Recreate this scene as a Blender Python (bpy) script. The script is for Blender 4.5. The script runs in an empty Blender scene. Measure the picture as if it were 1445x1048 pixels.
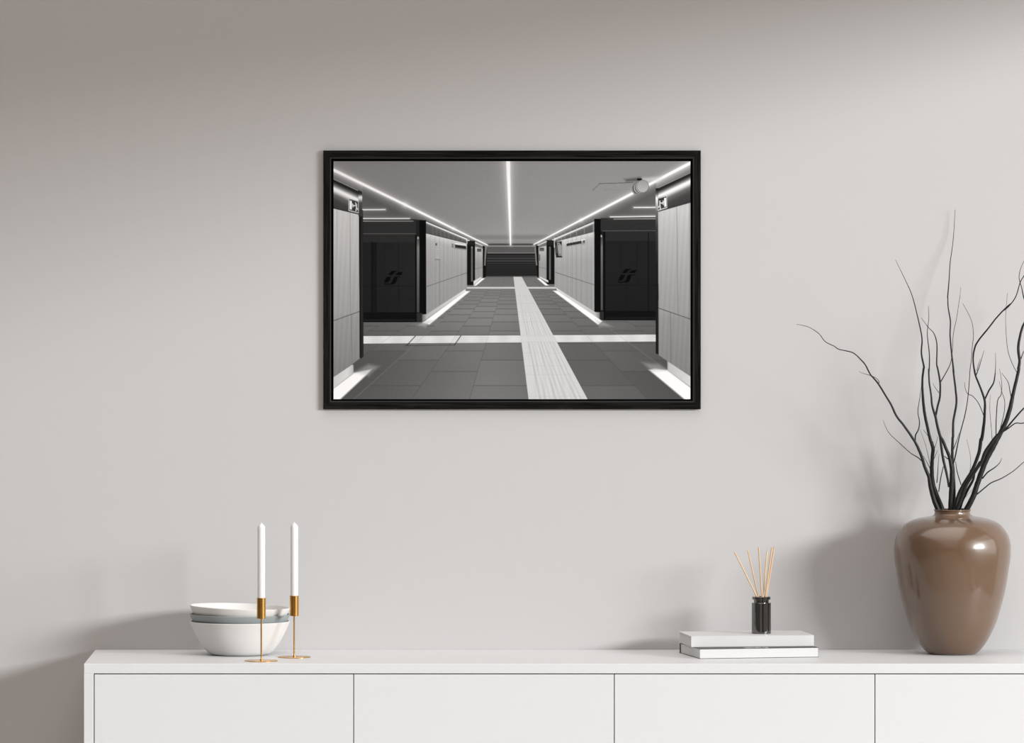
import bpy, bmesh, math, random
import numpy as np
from mathutils import Vector, Matrix

random.seed(7)
C = bpy.context.scene.collection
WALLC = (0.498, 0.489, 0.484)
LACQ = (0.650, 0.658, 0.664)
VASEC = (0.120, 0.070, 0.039)
PRINT_WHITE = 0.84
WIN1, WINZ = 3.7, 2.32
WORLDC, WORLDS, WORLDB = (1.0, 0.93, 0.895), 0.29, 2.5
SUN, SUNW, SUNH, SUNC = 3.3, 8.0, 3.0, (0.965, 0.985, 1.0)
SUNDIR = (-1.3, 1.0, -0.31)
WINE, WLEN, WINC = 10.0, 0.8, (1.0, 1.0, 1.0)

# ------------------------------------------------------------------ scale
# 700 px of the photograph are one metre on the wall; the camera stands 15.43 m away.
F = 10800.0
SW = 700.0
Z = F / SW
TOP = 0.75                                   # height of the sideboard
CAMZ = TOP + (916.3 - 197.0) / SW

def P(px, py, Y):
    """world point seen at photo position (px, py), Y metres in front of the wall"""
    k = (Z - Y) / F
    return Vector(((px - 722.5) * k, -Y, CAMZ - (py - 197.0) * k))

# ------------------------------------------------------------------ helpers
def link(o, parent=None):
    C.objects.link(o)
    if parent is not None:
        o.parent = parent
    return o

def tag(o, label, cat, group=None):
    o['label'] = label
    o['category'] = cat
    if group:
        o['group'] = group
    return o

def thing(name, label, cat, loc, rz=0.0, group=None):
    o = bpy.data.objects.new(name, None)
    o.empty_display_size = 0.03
    link(o)
    o.location = loc
    o.rotation_euler = (0, 0, rz)
    return tag(o, label, cat, group)

def obj(name, bm, mats, parent=None, smooth=False, angle=None):
    me = bpy.data.meshes.new(name)
    bm.normal_update()
    bm.to_mesh(me)
    bm.free()
    if not isinstance(mats, (list, tuple)):
        mats = [mats]
    for m in mats:
        me.materials.append(m)
    if smooth:
        me.polygons.foreach_set('use_smooth', [True] * len(me.polygons))
        if angle is not None:
            me.set_sharp_from_angle(angle=math.radians(angle))
    return link(bpy.data.objects.new(name, me), parent)

def box(bm, x0, x1, y0, y1, z0, z1, bev=0.0, seg=2, mat=0):
    r = bmesh.ops.create_cube(bm, size=1.0)
    vs = r['verts']
    for v in vs:
        v.co = Vector(((x0 + x1) / 2 + v.co.x * (x1 - x0), (y0 + y1) / 2 + v.co.y * (y1 - y0),
                       (z0 + z1) / 2 + v.co.z * (z1 - z0)))
    fs = set(f for v in vs for f in v.link_faces)
    for f in fs:
        f.material_index = mat
    if bev > 0:
        es = list(set(e for v in vs for e in v.link_edges))
        bmesh.ops.bevel(bm, geom=es, offset=bev, segments=seg, profile=0.5, affect='EDGES')
    return bm

def lathe(profile, n=96, closed=False):
    """profile: list of (r, z); r == 0 ends close on the axis"""
    bm = bmesh.new()
    rings = []
    for r, z in profile:
        if r <= 1e-7:
            rings.append([bm.verts.new((0, 0, z))])
        else:
            rings.append([bm.verts.new((r * math.cos(2 * math.pi * i / n), r * math.sin(2 * math.pi * i / n), z)) for i in range(n)])
    pairs = list(zip(rings[:-1], rings[1:]))
    if closed:
        pairs.append((rings[-1], rings[0]))
    for a, b in pairs:
        for i in range(n):
            j = (i + 1) % n
            if len(a) == 1 and len(b) == 1:
                continue
            if len(a) == 1:
                bm.faces.new((a[0], b[j], b[i]))
            elif len(b) == 1:
                bm.faces.new((a[i], a[j], b[0]))
            else:
                bm.faces.new((a[i], a[j], b[j], b[i]))
    bmesh.ops.recalc_face_normals(bm, faces=bm.faces)
    return bm

def catmull(pts, sub=5):
    out = []
    n = len(pts)
    for i in range(n - 1):
        p0 = pts[max(i - 1, 0)]; p1 = pts[i]; p2 = pts[i + 1]; p3 = pts[min(i + 2, n - 1)]
        for s in range(sub):
            t = s / sub
            out.append(tuple(0.5 * ((2 * b) + (-a + c) * t + (2 * a - 5 * b + 4 * c - d) * t * t + (-a + 3 * b - 3 * c + d) * t ** 3)
                             for a, b, c, d in zip(p0, p1, p2, p3)))
    out.append(tuple(pts[-1]))
    return out

def tube(pts, n=10, bm=None, bump=0.0):
    """pts: (x, y, z, radius)"""
    bm = bm or bmesh.new()
    rings = []
    ref = Vector((0, 1, 0))
    N = len(pts)
    for k, p in enumerate(pts):
        a = Vector(pts[max(k - 1, 0)][:3]); b = Vector(pts[min(k + 1, N - 1)][:3])
        t = (b - a)
        t = t.normalized() if t.length > 1e-9 else Vector((0, 0, 1))
        u = t.cross(ref).normalized(); w = u.cross(t).normalized()
        ring = []
        for i in range(n):
            an = 2 * math.pi * i / n
            r = p[3] * (1 + bump * math.sin(k * 1.7 + 2.1 * math.sin(an + k * .23)))
            ring.append(bm.verts.new(Vector(p[:3]) + u * (r * math.cos(an)) + w * (r * math.sin(an))))
        rings.append(ring)
    for a, b in zip(rings[:-1], rings[1:]):
        for i in range(n):
            j = (i + 1) % n
            bm.faces.new((a[i], a[j], b[j], b[i]))
    bm.faces.new(rings[0]); bm.faces.new(list(reversed(rings[-1])))
    bmesh.ops.recalc_face_normals(bm, faces=bm.faces)
    return bm

# ------------------------------------------------------------------ materials
def lin(c):
    return tuple((v / 255 / 12.92) if v / 255 <= 0.04045 else ((v / 255 + 0.055) / 1.055) ** 2.4 for v in c)

def mat(name, col, rough=0.5, metal=0.0, ior=1.45, coat=0.0, coat_rough=0.05, noise=None, bump=None, emis=None, spec=None):
    """Principled material; noise=(scale, amount) varies the colour, bump=(scale, strength, distance)."""
    m = bpy.data.materials.new(name)
    m.use_nodes = True
    nt = m.node_tree
    b = nt.nodes['Principled BSDF']
    b.inputs['Base Color'].default_value = (*col, 1)
    b.inputs['Roughness'].default_value = rough
    b.inputs['Metallic'].default_value = metal
    b.inputs['IOR'].default_value = ior
    b.inputs['Coat Weight'].default_value = coat
    b.inputs['Coat Roughness'].default_value = coat_rough
    if spec is not None:
        b.inputs['Specular IOR Level'].default_value = spec
    tc = nt.nodes.new('ShaderNodeTexCoord')
    if noise:
        n = nt.nodes.new('ShaderNodeTexNoise'); n.inputs['Scale'].default_value = noise[0]; n.inputs['Detail'].default_value = 5
        mp = nt.nodes.new('ShaderNodeMapRange')
        mp.inputs['To Min'].default_value = 1 - noise[1]; mp.inputs['To Max'].default_value = 1 + noise[1]
        mx = nt.nodes.new('ShaderNodeVectorMath'); mx.operation = 'SCALE'
        mx.inputs[0].default_value = col
        nt.links.new(tc.outputs['Object'], n.inputs['Vector'])
        nt.links.new(n.outputs['Fac'], mp.inputs['Value'])
        nt.links.new(mp.outputs['Result'], mx.inputs['Scale'])
        nt.links.new(mx.outputs['Vector'], b.inputs['Base Color'])
    if bump:
        n2 = nt.nodes.new('ShaderNodeTexNoise'); n2.inputs['Scale'].default_value = bump[0]; n2.inputs['Detail'].default_value = 4
        bp = nt.nodes.new('ShaderNodeBump'); bp.inputs['Strength'].default_value = bump[1]; bp.inputs['Distance'].default_value = bump[2]
        nt.links.new(tc.outputs['Object'], n2.inputs['Vector'])
        nt.links.new(n2.outputs['Fac'], bp.inputs['Height'])
        nt.links.new(bp.outputs['Normal'], b.inputs['Normal'])
    return m

def wood_black(name, scale):
    m = mat(name, (0.008, 0.008, 0.008), rough=0.7, spec=0.05)
    nt = m.node_tree; b = nt.nodes['Principled BSDF']
    tc = nt.nodes.new('ShaderNodeTexCoord')
    mp = nt.nodes.new('ShaderNodeMapping'); mp.inputs['Scale'].default_value = scale
    n = nt.nodes.new('ShaderNodeTexNoise'); n.inputs['Scale'].default_value = 1.0; n.inputs['Detail'].default_value = 6; n.inputs['Roughness'].default_value = 0.65
    cr = nt.nodes.new('ShaderNodeValToRGB')
    cr.color_ramp.elements[0].position = 0.42; cr.color_ramp.elements[0].color = (0.0022, 0.0022, 0.002, 1)
    cr.color_ramp.elements[1].position = 0.75; cr.color_ramp.elements[1].color = (0.026, 0.024, 0.021, 1)
    nt.links.new(tc.outputs['Object'], mp.inputs['Vector']); nt.links.new(mp.outputs['Vector'], n.inputs['Vector'])
    nt.links.new(n.outputs['Fac'], cr.inputs['Fac']); nt.links.new(cr.outputs['Color'], b.inputs['Base Color'])
    bp = nt.nodes.new('ShaderNodeBump'); bp.inputs['Strength'].default_value = 0.25; bp.inputs['Distance'].default_value = 0.0005
    nt.links.new(n.outputs['Fac'], bp.inputs['Height']); nt.links.new(bp.outputs['Normal'], b.inputs['Normal'])
    return m

M = {}
M['wall'] = mat('painted_plaster', WALLC, rough=0.9, noise=(1.3, 0.012), bump=(180, 0.05, 0.0006), spec=0.2)
M['side_wall'] = mat('side_plaster', (0.42, 0.40, 0.38), rough=0.9, noise=(1.3, 0.012), spec=0.2)
M['taupe_wall'] = mat('taupe_plaster', (0.27, 0.255, 0.24), rough=0.9, noise=(1.3, 0.012), spec=0.2)
M['dark_wall'] = mat('dark_plaster', (0.10, 0.095, 0.09), rough=0.9, noise=(1.3, 0.02), spec=0.2)
M['floor'] = mat('oak_floor', (0.50, 0.46, 0.42), rough=0.5, noise=(3, 0.08))
M['lacquer'] = mat('white_lacquer', LACQ, rough=0.38, noise=(2.0, 0.004), spec=0.35)
M['gap'] = mat('cabinet_inside', (0.10, 0.10, 0.10), rough=0.8, noise=(5, 0.02))
M['brass'] = mat('brushed_brass', (0.58, 0.32, 0.085), rough=0.24, metal=1.0, noise=(90, 0.03))
M['wax'] = mat('white_wax', (0.73, 0.725, 0.715), rough=0.5, noise=(20, 0.005))
M['wick'] = mat('cotton_wick', (0.75, 0.74, 0.72), rough=0.9, noise=(200, 0.05))
M['bowl_white'] = mat('white_stoneware', (0.645, 0.635, 0.615), rough=0.5, noise=(14, 0.012), spec=0.4)
M['bowl_grey'] = mat('grey_green_stoneware', (0.26, 0.29, 0.29), rough=0.5, noise=(14, 0.02), spec=0.4)
M['vase'] = mat('brown_glazed_ceramic', VASEC, rough=0.32, noise=(6, 0.02), coat=0.95, coat_rough=0.12)
M['bark'] = mat('black_bark', (0.012, 0.012, 0.0115), rough=0.45, spec=0.28, noise=(60, 0.3), bump=(140, 0.5, 0.001))
M['glass'] = mat('black_glass', (0.008, 0.007, 0.006), rough=0.04, ior=2.3, noise=(8, 0.02))
M['reed'] = mat('rattan_reed', (0.62, 0.43, 0.26), rough=0.6, noise=(120, 0.12))
M['cover'] = mat('white_book_cover', (0.585, 0.585, 0.583), rough=0.5, noise=(10, 0.004))
M['black_cover'] = mat('charcoal_book_cover', (0.03, 0.028, 0.028), rough=0.5, noise=(30, 0.05))
M['ink'] = mat('white_foil', (0.8, 0.79, 0.77), rough=0.5, noise=(30, 0.02))
M['frame_h'] = wood_black('black_oak_across', (9, 120, 520))
M['frame_v'] = wood_black('black_oak_upright', (520, 120, 9))
M['lip'] = mat('frame_edge', (0.026, 0.026, 0.026), rough=0.6, spec=0.1, noise=(60, 0.1))
M['rebate'] = mat('frame_gap', (0.002, 0.002, 0.002), rough=0.9, noise=(60, 0.1), spec=0.05)

def page_mat():
    m = mat('book_pages', (0.84, 0.84, 0.83), rough=0.85)
    nt = m.node_tree; b = nt.nodes['Principled BSDF']
    tc = nt.nodes.new('ShaderNodeTexCoord'); mp = nt.nodes.new('ShaderNodeMapping')
    mp.inputs['Scale'].default_value = (2, 2, 2600)
    n = nt.nodes.new('ShaderNodeTexNoise'); n.inputs['Scale'].default_value = 1.0
    cr = nt.nodes.new('ShaderNodeValToRGB')
    cr.color_ramp.elements[0].position = .3; cr.color_ramp.elements[0].color = (0.54, 0.54, 0.537, 1)
    cr.color_ramp.elements[1].position = .7; cr.color_ramp.elements[1].color = (0.595, 0.595, 0.592, 1)
    nt.links.new(tc.outputs['Object'], mp.inputs['Vector']); nt.links.new(mp.outputs['Vector'], n.inputs['Vector'])
    nt.links.new(n.outputs['Fac'], cr.inputs['Fac']); nt.links.new(cr.outputs['Color'], b.inputs['Base Color'])
    return m
M['pages'] = page_mat()

# ------------------------------------------------------------------ the room
def struct(name, bm, m):
    o = obj(name, bm, m)
    o['kind'] = 'structure'
    return o

XR, XL, YB = 2.18, -3.4, 17.0
HW = 5.0
bm = bmesh.new(); box(bm, XL - .15, XR + .15, 0.0, 0.15, 0, HW); struct('wall_back', bm, M['wall'])
bm = bmesh.new(); box(bm, XL - .15, XR + .15, -YB, 0.15, -0.1, 0); struct('floor', bm, M['floor'])
# right wall: a tall opening with its lintel, then solid wall
W0, W1, WZ = 0.12, WIN1, WINZ
bm = bmesh.new()
box(bm, XR, XR + .15, -W0, 0.0, 0, HW)
box(bm, XR, XR + .15, -W1, -W0, WZ, HW)
box(bm, XR, XR + .15, -W1, -W0, 0, 0.12)
box(bm, XR, XR + .15, -YB, -W1, 0, HW, mat=1)
struct('wall_right', bm, [M['side_wall'], M['dark_wall']])
bm = bmesh.new()
box(bm, XL - .15, XL, -YB, 0.0, 0, HW)
struct('wall_left', bm, M['taupe_wall'])
bm = bmesh.new(); box(bm, XL - .15, XR + .15, -YB - .15, -YB, 0, HW); struct('wall_front', bm, M['dark_wall'])

# frame lining the opening, outside the photographed part of the room
bm = bmesh.new()
for y0, y1, z0, z1 in ((-W1, -W1 + .03, .12, WZ), (-W0 - .03, -W0, .12, WZ), (-W1 + .03, -W0 - .03, .12, .15), (-W1 + .03, -W0 - .03, WZ - .03, WZ)):
    box(bm, XR + .05, XR + .11, y0, y1, z0, z1)
struct('window_1', bm, M['lacquer'])
# ------------------------------------------------------------------ sideboard
def py_to_Y(py, h):
    """depth of a point of height h seen at row py"""
    return Z - (CAMZ - h) * F / (py - 197.0)

YF = py_to_Y(936.2, TOP)                       # the front of the sideboard
kf = (Z - YF) / F
def fx(px): return (px - 722.5) * kf
def fz(py): return CAMZ - (py - 197.0) * kf
SL, SR = fx(118.4), fx(1618.0)
BOT = 0.14
side = thing('sideboard', 'long white lacquered sideboard with flush handleless fronts under the picture', 'sideboard',
             ((SL + SR) / 2, -YF / 2, 0))
ox, oy = (SL + SR) / 2, -YF / 2
tt = (950.0 - 936.2) * kf                      # thickness of the top and the ends
y_f, y_b = -YF - oy, -0.001 - oy
bm = bmesh.new()
box(bm, SL - ox, SR - ox, y_f, y_b, TOP - tt, TOP, 0.0006, 1)
box(bm, SL - ox, SL - ox + tt, y_f, y_b, BOT, TOP - tt, 0.0004, 1)
box(bm, SR - ox - tt, SR - ox, y_f, y_b, BOT, TOP - tt, 0.0004, 1)
box(bm, SL - ox + tt, SR - ox - tt, y_f, y_b, BOT, BOT + tt, 0.0004, 1)
obj('carcass', bm, M['lacquer'], side)
bm = bmesh.new()
box(bm, SL - ox + tt, SR - ox - tt, y_f + .021, y_b - .002, BOT + tt, TOP - tt)
obj('cabinet_interior', bm, M['gap'], side)
edges = [132.2, 499.0, 866.8, 1234.6, 1603.8]
g = 0.00085
for a, b in zip(edges[:-1], edges[1:]):
    bm = bmesh.new()
    x0 = fx(a) - ox + (g if a > 140 else 0.0017); x1 = fx(b) - ox - (g if b < 1600 else 0.0017)
    box(bm, x0, x1, y_f + .0002, y_f + .0195, BOT + tt + .0015, TOP - tt - .0018, 0.0004, 1)
    obj('cabinet_door', bm, M['lacquer'], side)
for sx in (SL - ox + .08, SR - ox - .08):
    for sy in (y_f + .05, y_b - .05):
        bm = bmesh.new(); box(bm, sx - .02, sx + .02, sy - .02, sy + .02, 0, BOT, .002)
        obj('leg', bm, M['lacquer'], side)

# ------------------------------------------------------------------ bowls
def bowl_bm(k, thick=0.0028):
    base = 926.1
    outer = [(0, 925.0), (30, 925.2), (37, 925.9), (40.5, 925.2), (44.5, 923), (49.5, 918), (55.6, 910), (61.2, 900.3), (65.9, 890.5), (70.7, 879.9)]
    o = [(r * k, (base - y) * k) for r, y in outer]
    o = [(p[0], p[1]) for p in catmull(o, 3)]
    o[0] = (0.0, o[0][1])
    t = thick
    inner = []
    for i in range(len(o) - 1, 3, -1):
        a = Vector(o[i]); b = Vector(o[i - 1]); d = (a - b).normalized()
        nrm = Vector((-d.y, d.x))
        q = a + nrm * t
        if q.y > 0.0125 and q.x > 0.0:
            inner.append((q.x, q.y))
    last = inner[-1]
    inner.append((last[0] * .93, 0.0112)); inner.append((last[0] * .8, 0.0104)); inner.append((0.0, 0.0102))
    rx, rz = o[-1]
    rim = [(rx + .0002, rz + .0008), (rx - .0006, rz + .0016), (rx - t + .0004, rz + .0014)]
    return lathe(o + rim + inner, 128)

def on_top(px, py, h=TOP):
    Y = py_to_Y(py, h)
    return P(px, py, Y), Y

pb, Yb = on_top(338.4, 923.3)
kb = (Z - Yb) / F
specs = [(0.0, 0.0, 338.4, M['bowl_white'], 'lowest white stoneware bowl of the stack, standing on the sideboard'),
         (0.0142, 0.3, 338.3, M['bowl_grey'], 'grey-green stoneware bowl sandwiched between two white bowls'),
         (0.0284, 1.9, 337.0, M['bowl_white'], 'topmost white stoneware bowl, slightly tilted in its stack')]
for dz, tilt, px, m, lab in specs:
    o = obj('stoneware_bowl', bowl_bm(kb), m, None, True, 50)
    tag(o, lab, 'bowl', 'stacked stoneware bowls')
    o.location = ((px - 722.5) * kb, pb.y, TOP + dz + (0.0012 if tilt > 1 else 0.0002))
    o.rotation_euler = (0, math.radians(tilt), 0)

# ------------------------------------------------------------------ candlesticks and candles
def candlestick(px, py, ytop_h, ybot_h, ytip, lab, labc):
    p, Y = on_top(px, py); k = (Z - Y) / F
    def h(y): return (CAMZ - (y - 197.0) * k) - TOP
    t = thing('candlestick', lab, 'candlestick', (p.x, p.y, TOP), 0, 'brass candlesticks')
    R = 23.4 * k
    obj('base', lathe([(0, 0.0), (R - .0004, 0.0), (R, .0004), (R, .0012), (R - .0004, .0016), (0, .0016)], 128), M['brass'], t, True, 40)
    rs = 1.15 * k
    obj('stem', lathe([(0, .0016), (rs * 1.7, .0016), (rs * 1.7, .003), (rs, .0036), (rs, h(ybot_h)), (0, h(ybot_h))], 32), M['brass'], t, True, 40)
    rc = 6.3 * k; hb, ht = h(ybot_h), h(ytop_h); ri = rc - .0012
    obj('cup', lathe([(0, hb), (rc - .0004, hb), (rc, hb + .0004), (rc, ht - .0004), (rc - .0004, ht), (ri, ht), (ri, hb + .006), (0, hb + .006)], 96), M['brass'], t, True, 40)
    c = thing('taper_candle', labc, 'candle', (p.x, p.y, TOP + hb + .0061), 0, 'white candles')
    rw = 5.35 * k; z1 = h(ytip + 5.4) - hb - .006; z2 = h(ytip) - hb - .006
    obj('wax', lathe([(0, 0), (ri - .0002, 0), (ri - .0002, ht - hb - .008), (rw, ht - hb - .004), (rw, z1 - .001), (rw - .0003, z1), (rw * .78, z1 + (z2 - z1) * .3), (.0011, z2 - .0006), (0, z2 - .0004)], 64),
        M['wax'], c, True, 40)
    obj('wick', lathe([(0, z2 - .0012), (.0006, z2 - .0012), (.0005, z2 + .0016), (0, z2 + .0018)], 12), M['wick'], c, True, 40)

candlestick(368.7, 932.4, 843.2, 872.6, 737.6, 'brass candlestick in front of the stacked bowls, nearer the sideboard edge',
            'white candle in the brass candlestick standing in front of the bowls')
candlestick(415.2, 927.2, 840.1, 868.7, 737.0, 'brass candlestick beside the right rim of the stacked bowls',
            'white candle in the brass candlestick standing to the right of the bowls')

# ------------------------------------------------------------------ books
def book_corner(px, py, h):
    Y = py_to_Y(py, h); return P(px, py, Y)
# lower book: charcoal case, pages towards the room
c0 = book_corner(987.6, 929.4, TOP)
rz = math.radians(11.5)
hL = 0.0196; LX, LY = 0.2405, 0.180
low = thing('hardcover_book', 'lower white-paged book with a charcoal cover, title on its upper board', 'book', c0, rz, 'coffee table books')
bt = 0.0009
bm = bmesh.new()
box(bm, -.0006, LX + .0012, -.0004, LY, 0.0, bt, 0.0002, 1)
box(bm, .0002, LX + .0012, .0006, LY, hL - bt, hL, 0.0002, 1)
box(bm, -.0006, LX + .0012, LY - .011, LY, bt * .5, hL - bt * .5, 0.0002, 1)
obj('cover', bm, M['black_cover'], low)
bm = bmesh.new(); box(bm, 0, LX, 0, LY - .011, bt, hL - bt, 0.0003, 1)
obj('pages', bm, M['pages'], low)
cu = bpy.data.curves.new('cover_title', 'FONT'); cu.body = 'HISTORY OF'; cu.size = 0.0098; cu.extrude = 0.00008; cu.space_character = 1.04
cu.materials.append(M['ink'])
tmp = link(bpy.data.objects.new('lettering', cu))
bpy.context.view_layer.update()
tme = bpy.data.meshes.new_from_object(tmp.evaluated_get(bpy.context.evaluated_depsgraph_get()))
bpy.data.objects.remove(tmp); bpy.data.curves.remove(cu)
tme.name = 'cover_title'
ti = link(bpy.data.objects.new('cover_title', tme), low); ti['label'] = 'white title lettering'
ti.location = (0.094, 0.0022, hL + .0001); ti.scale = (0.86, 3.6, 1)
# upper book
c1 = book_corner(975.4, 912.9, TOP + hL)
rz1 = math.radians(8.0)
hU = 0.0216; UX, UY = 0.2475, 0.150
up = thing('hardcover_book', 'upper all-white book, with the reed diffuser standing on it', 'book', (c1.x, c1.y, TOP + hL + .0001), rz1, 'coffee table books')
bm = bmesh.new()
box(bm, 0, UX, 0, UY, 0.0, .0014, 0.0003, 1)
box(bm, 0, UX, 0, UY, hU - .0014, hU, 0.0003, 1)
box(bm, 0, UX, 0, .0022, .0007, hU - .0007, 0.0002, 1)
obj('cover', bm, M['cover'], up)
bm = bmesh.new(); box(bm, .0016, UX - .0016, .0022, UY - .0016, .0014, hU - .0014)
obj('pages', bm, M['pages'], up)

# ------------------------------------------------------------------ reed diffuser
ZB = TOP + hL + hU + .0002
Yd = py_to_Y(893.4, ZB); pd = P(1074.3, 893.4, Yd); kd = (Z - Yd) / F
dif = thing('reed_diffuser', 'black glass reed diffuser standing on the upper white book', 'diffuser', (pd.x, pd.y, ZB))
R = 13.6 * kd; hb = (893.9 - 850.6) * kd; hn = (893.9 - 846.0) * kd; ht = (893.9 - 842.0) * kd
Rn, Rl = 10.6 * kd, 12.9 * kd
prof = [(0, 0), (R - .0008, 0), (R, .0008), (R, hb - .0005), (R - .0005, hb), (Rn, hb + .0002), (Rn, hn), (Rl - .0003, hn), (Rl, hn + .0004), (Rl, ht - .0004), (Rl - .0004, ht),
        (Rn - .003, ht), (Rn - .003, hb), (R - .002, hb - .003), (R - .002, .003), (0, .003)]
obj('bottle', lathe(prof, 96), M['glass'], dif, True, 35)
def loc(px, py, Y): return P(px, py, Y) - Vector((pd.x, pd.y, ZB))
reeds = [((1068.2, 842), (1036.6, 778.5), .007, .012), ((1070.0, 842), (1055.4, 776.3), -.007, -.02), ((1075.2, 842), (1070.6, 771.8), .008, .03),
         ((1077.0, 842), (1082.6, 778.0), -.008, -.03), ((1080.2, 842), (1089.2, 772.2), .003, .012), ((1081.4, 842), (1092.6, 771.6), -.006, -.004)]
for (bx, by), (tx, ty), d0, d1 in reeds:
    a = loc(bx, by, Yd + d0); b = loc(tx, ty, Yd + d1)
    d = (a - b).normalized()
    e = a + d * ((a.z - .004) / -d.z) if d.z < 0 else a
    e.x = max(-R + .005, min(R - .005, e.x)); e.y = max(-R + .006, min(R - .006, e.y))
    r = 1.05 * kd
    obj('reed', tube([(*e, r), (*a, r), (*((a + b) / 2), r), (*b, r)], 8), M['reed'], dif, True, 60)

# ------------------------------------------------------------------ vase
pv, Yv = on_top(1343.9, 922.2); kv = (Z - Yv) / F
vb = 924.6
vp = [(0, 923.9), (24, 923.9), (27, 924.6), (33, 924.4), (37.6, 921.3), (45.5, 912), (52.9, 900), (61.8, 881), (69.0, 857), (75.2, 833.2), (79.2, 809.3), (81.8, 792.6), (82.7, 778.3),
      (82.1, 768.8), (78.7, 756.8), (70.3, 744.9), (61.5, 738.2), (50, 734.0), (38, 731.6), (30, 730.2), (26.2, 728.2), (25.2, 725.6), (25.4, 723.4), (26.4, 721.8), (26.3, 721.0), (25.4, 720.7)]
vp = [(r * kv, (vb - y) * kv) for r, y in vp]
tail = catmull(vp[3:], 4)
outer = vp[:3] + tail
inn = [(24.9, 721.0), (24.1, 726), (25.5, 732), (40, 736), (60, 742), (72, 753), (78, 768), (79, 780), (75, 810), (66, 857), (50, 900), (36, 917), (0, 919.5)]
inn = [(r * kv, (vb - y) * kv) for r, y in inn]
vase = obj('ceramic_vase', lathe(outer + inn, 160), M['vase'], None, True, 60)
tag(vase, 'large round-shouldered brown glazed vase holding the black bare branches', 'vase')
vase.location = (pv.x, pv.y, TOP)
vase.location.z += .0001
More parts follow.
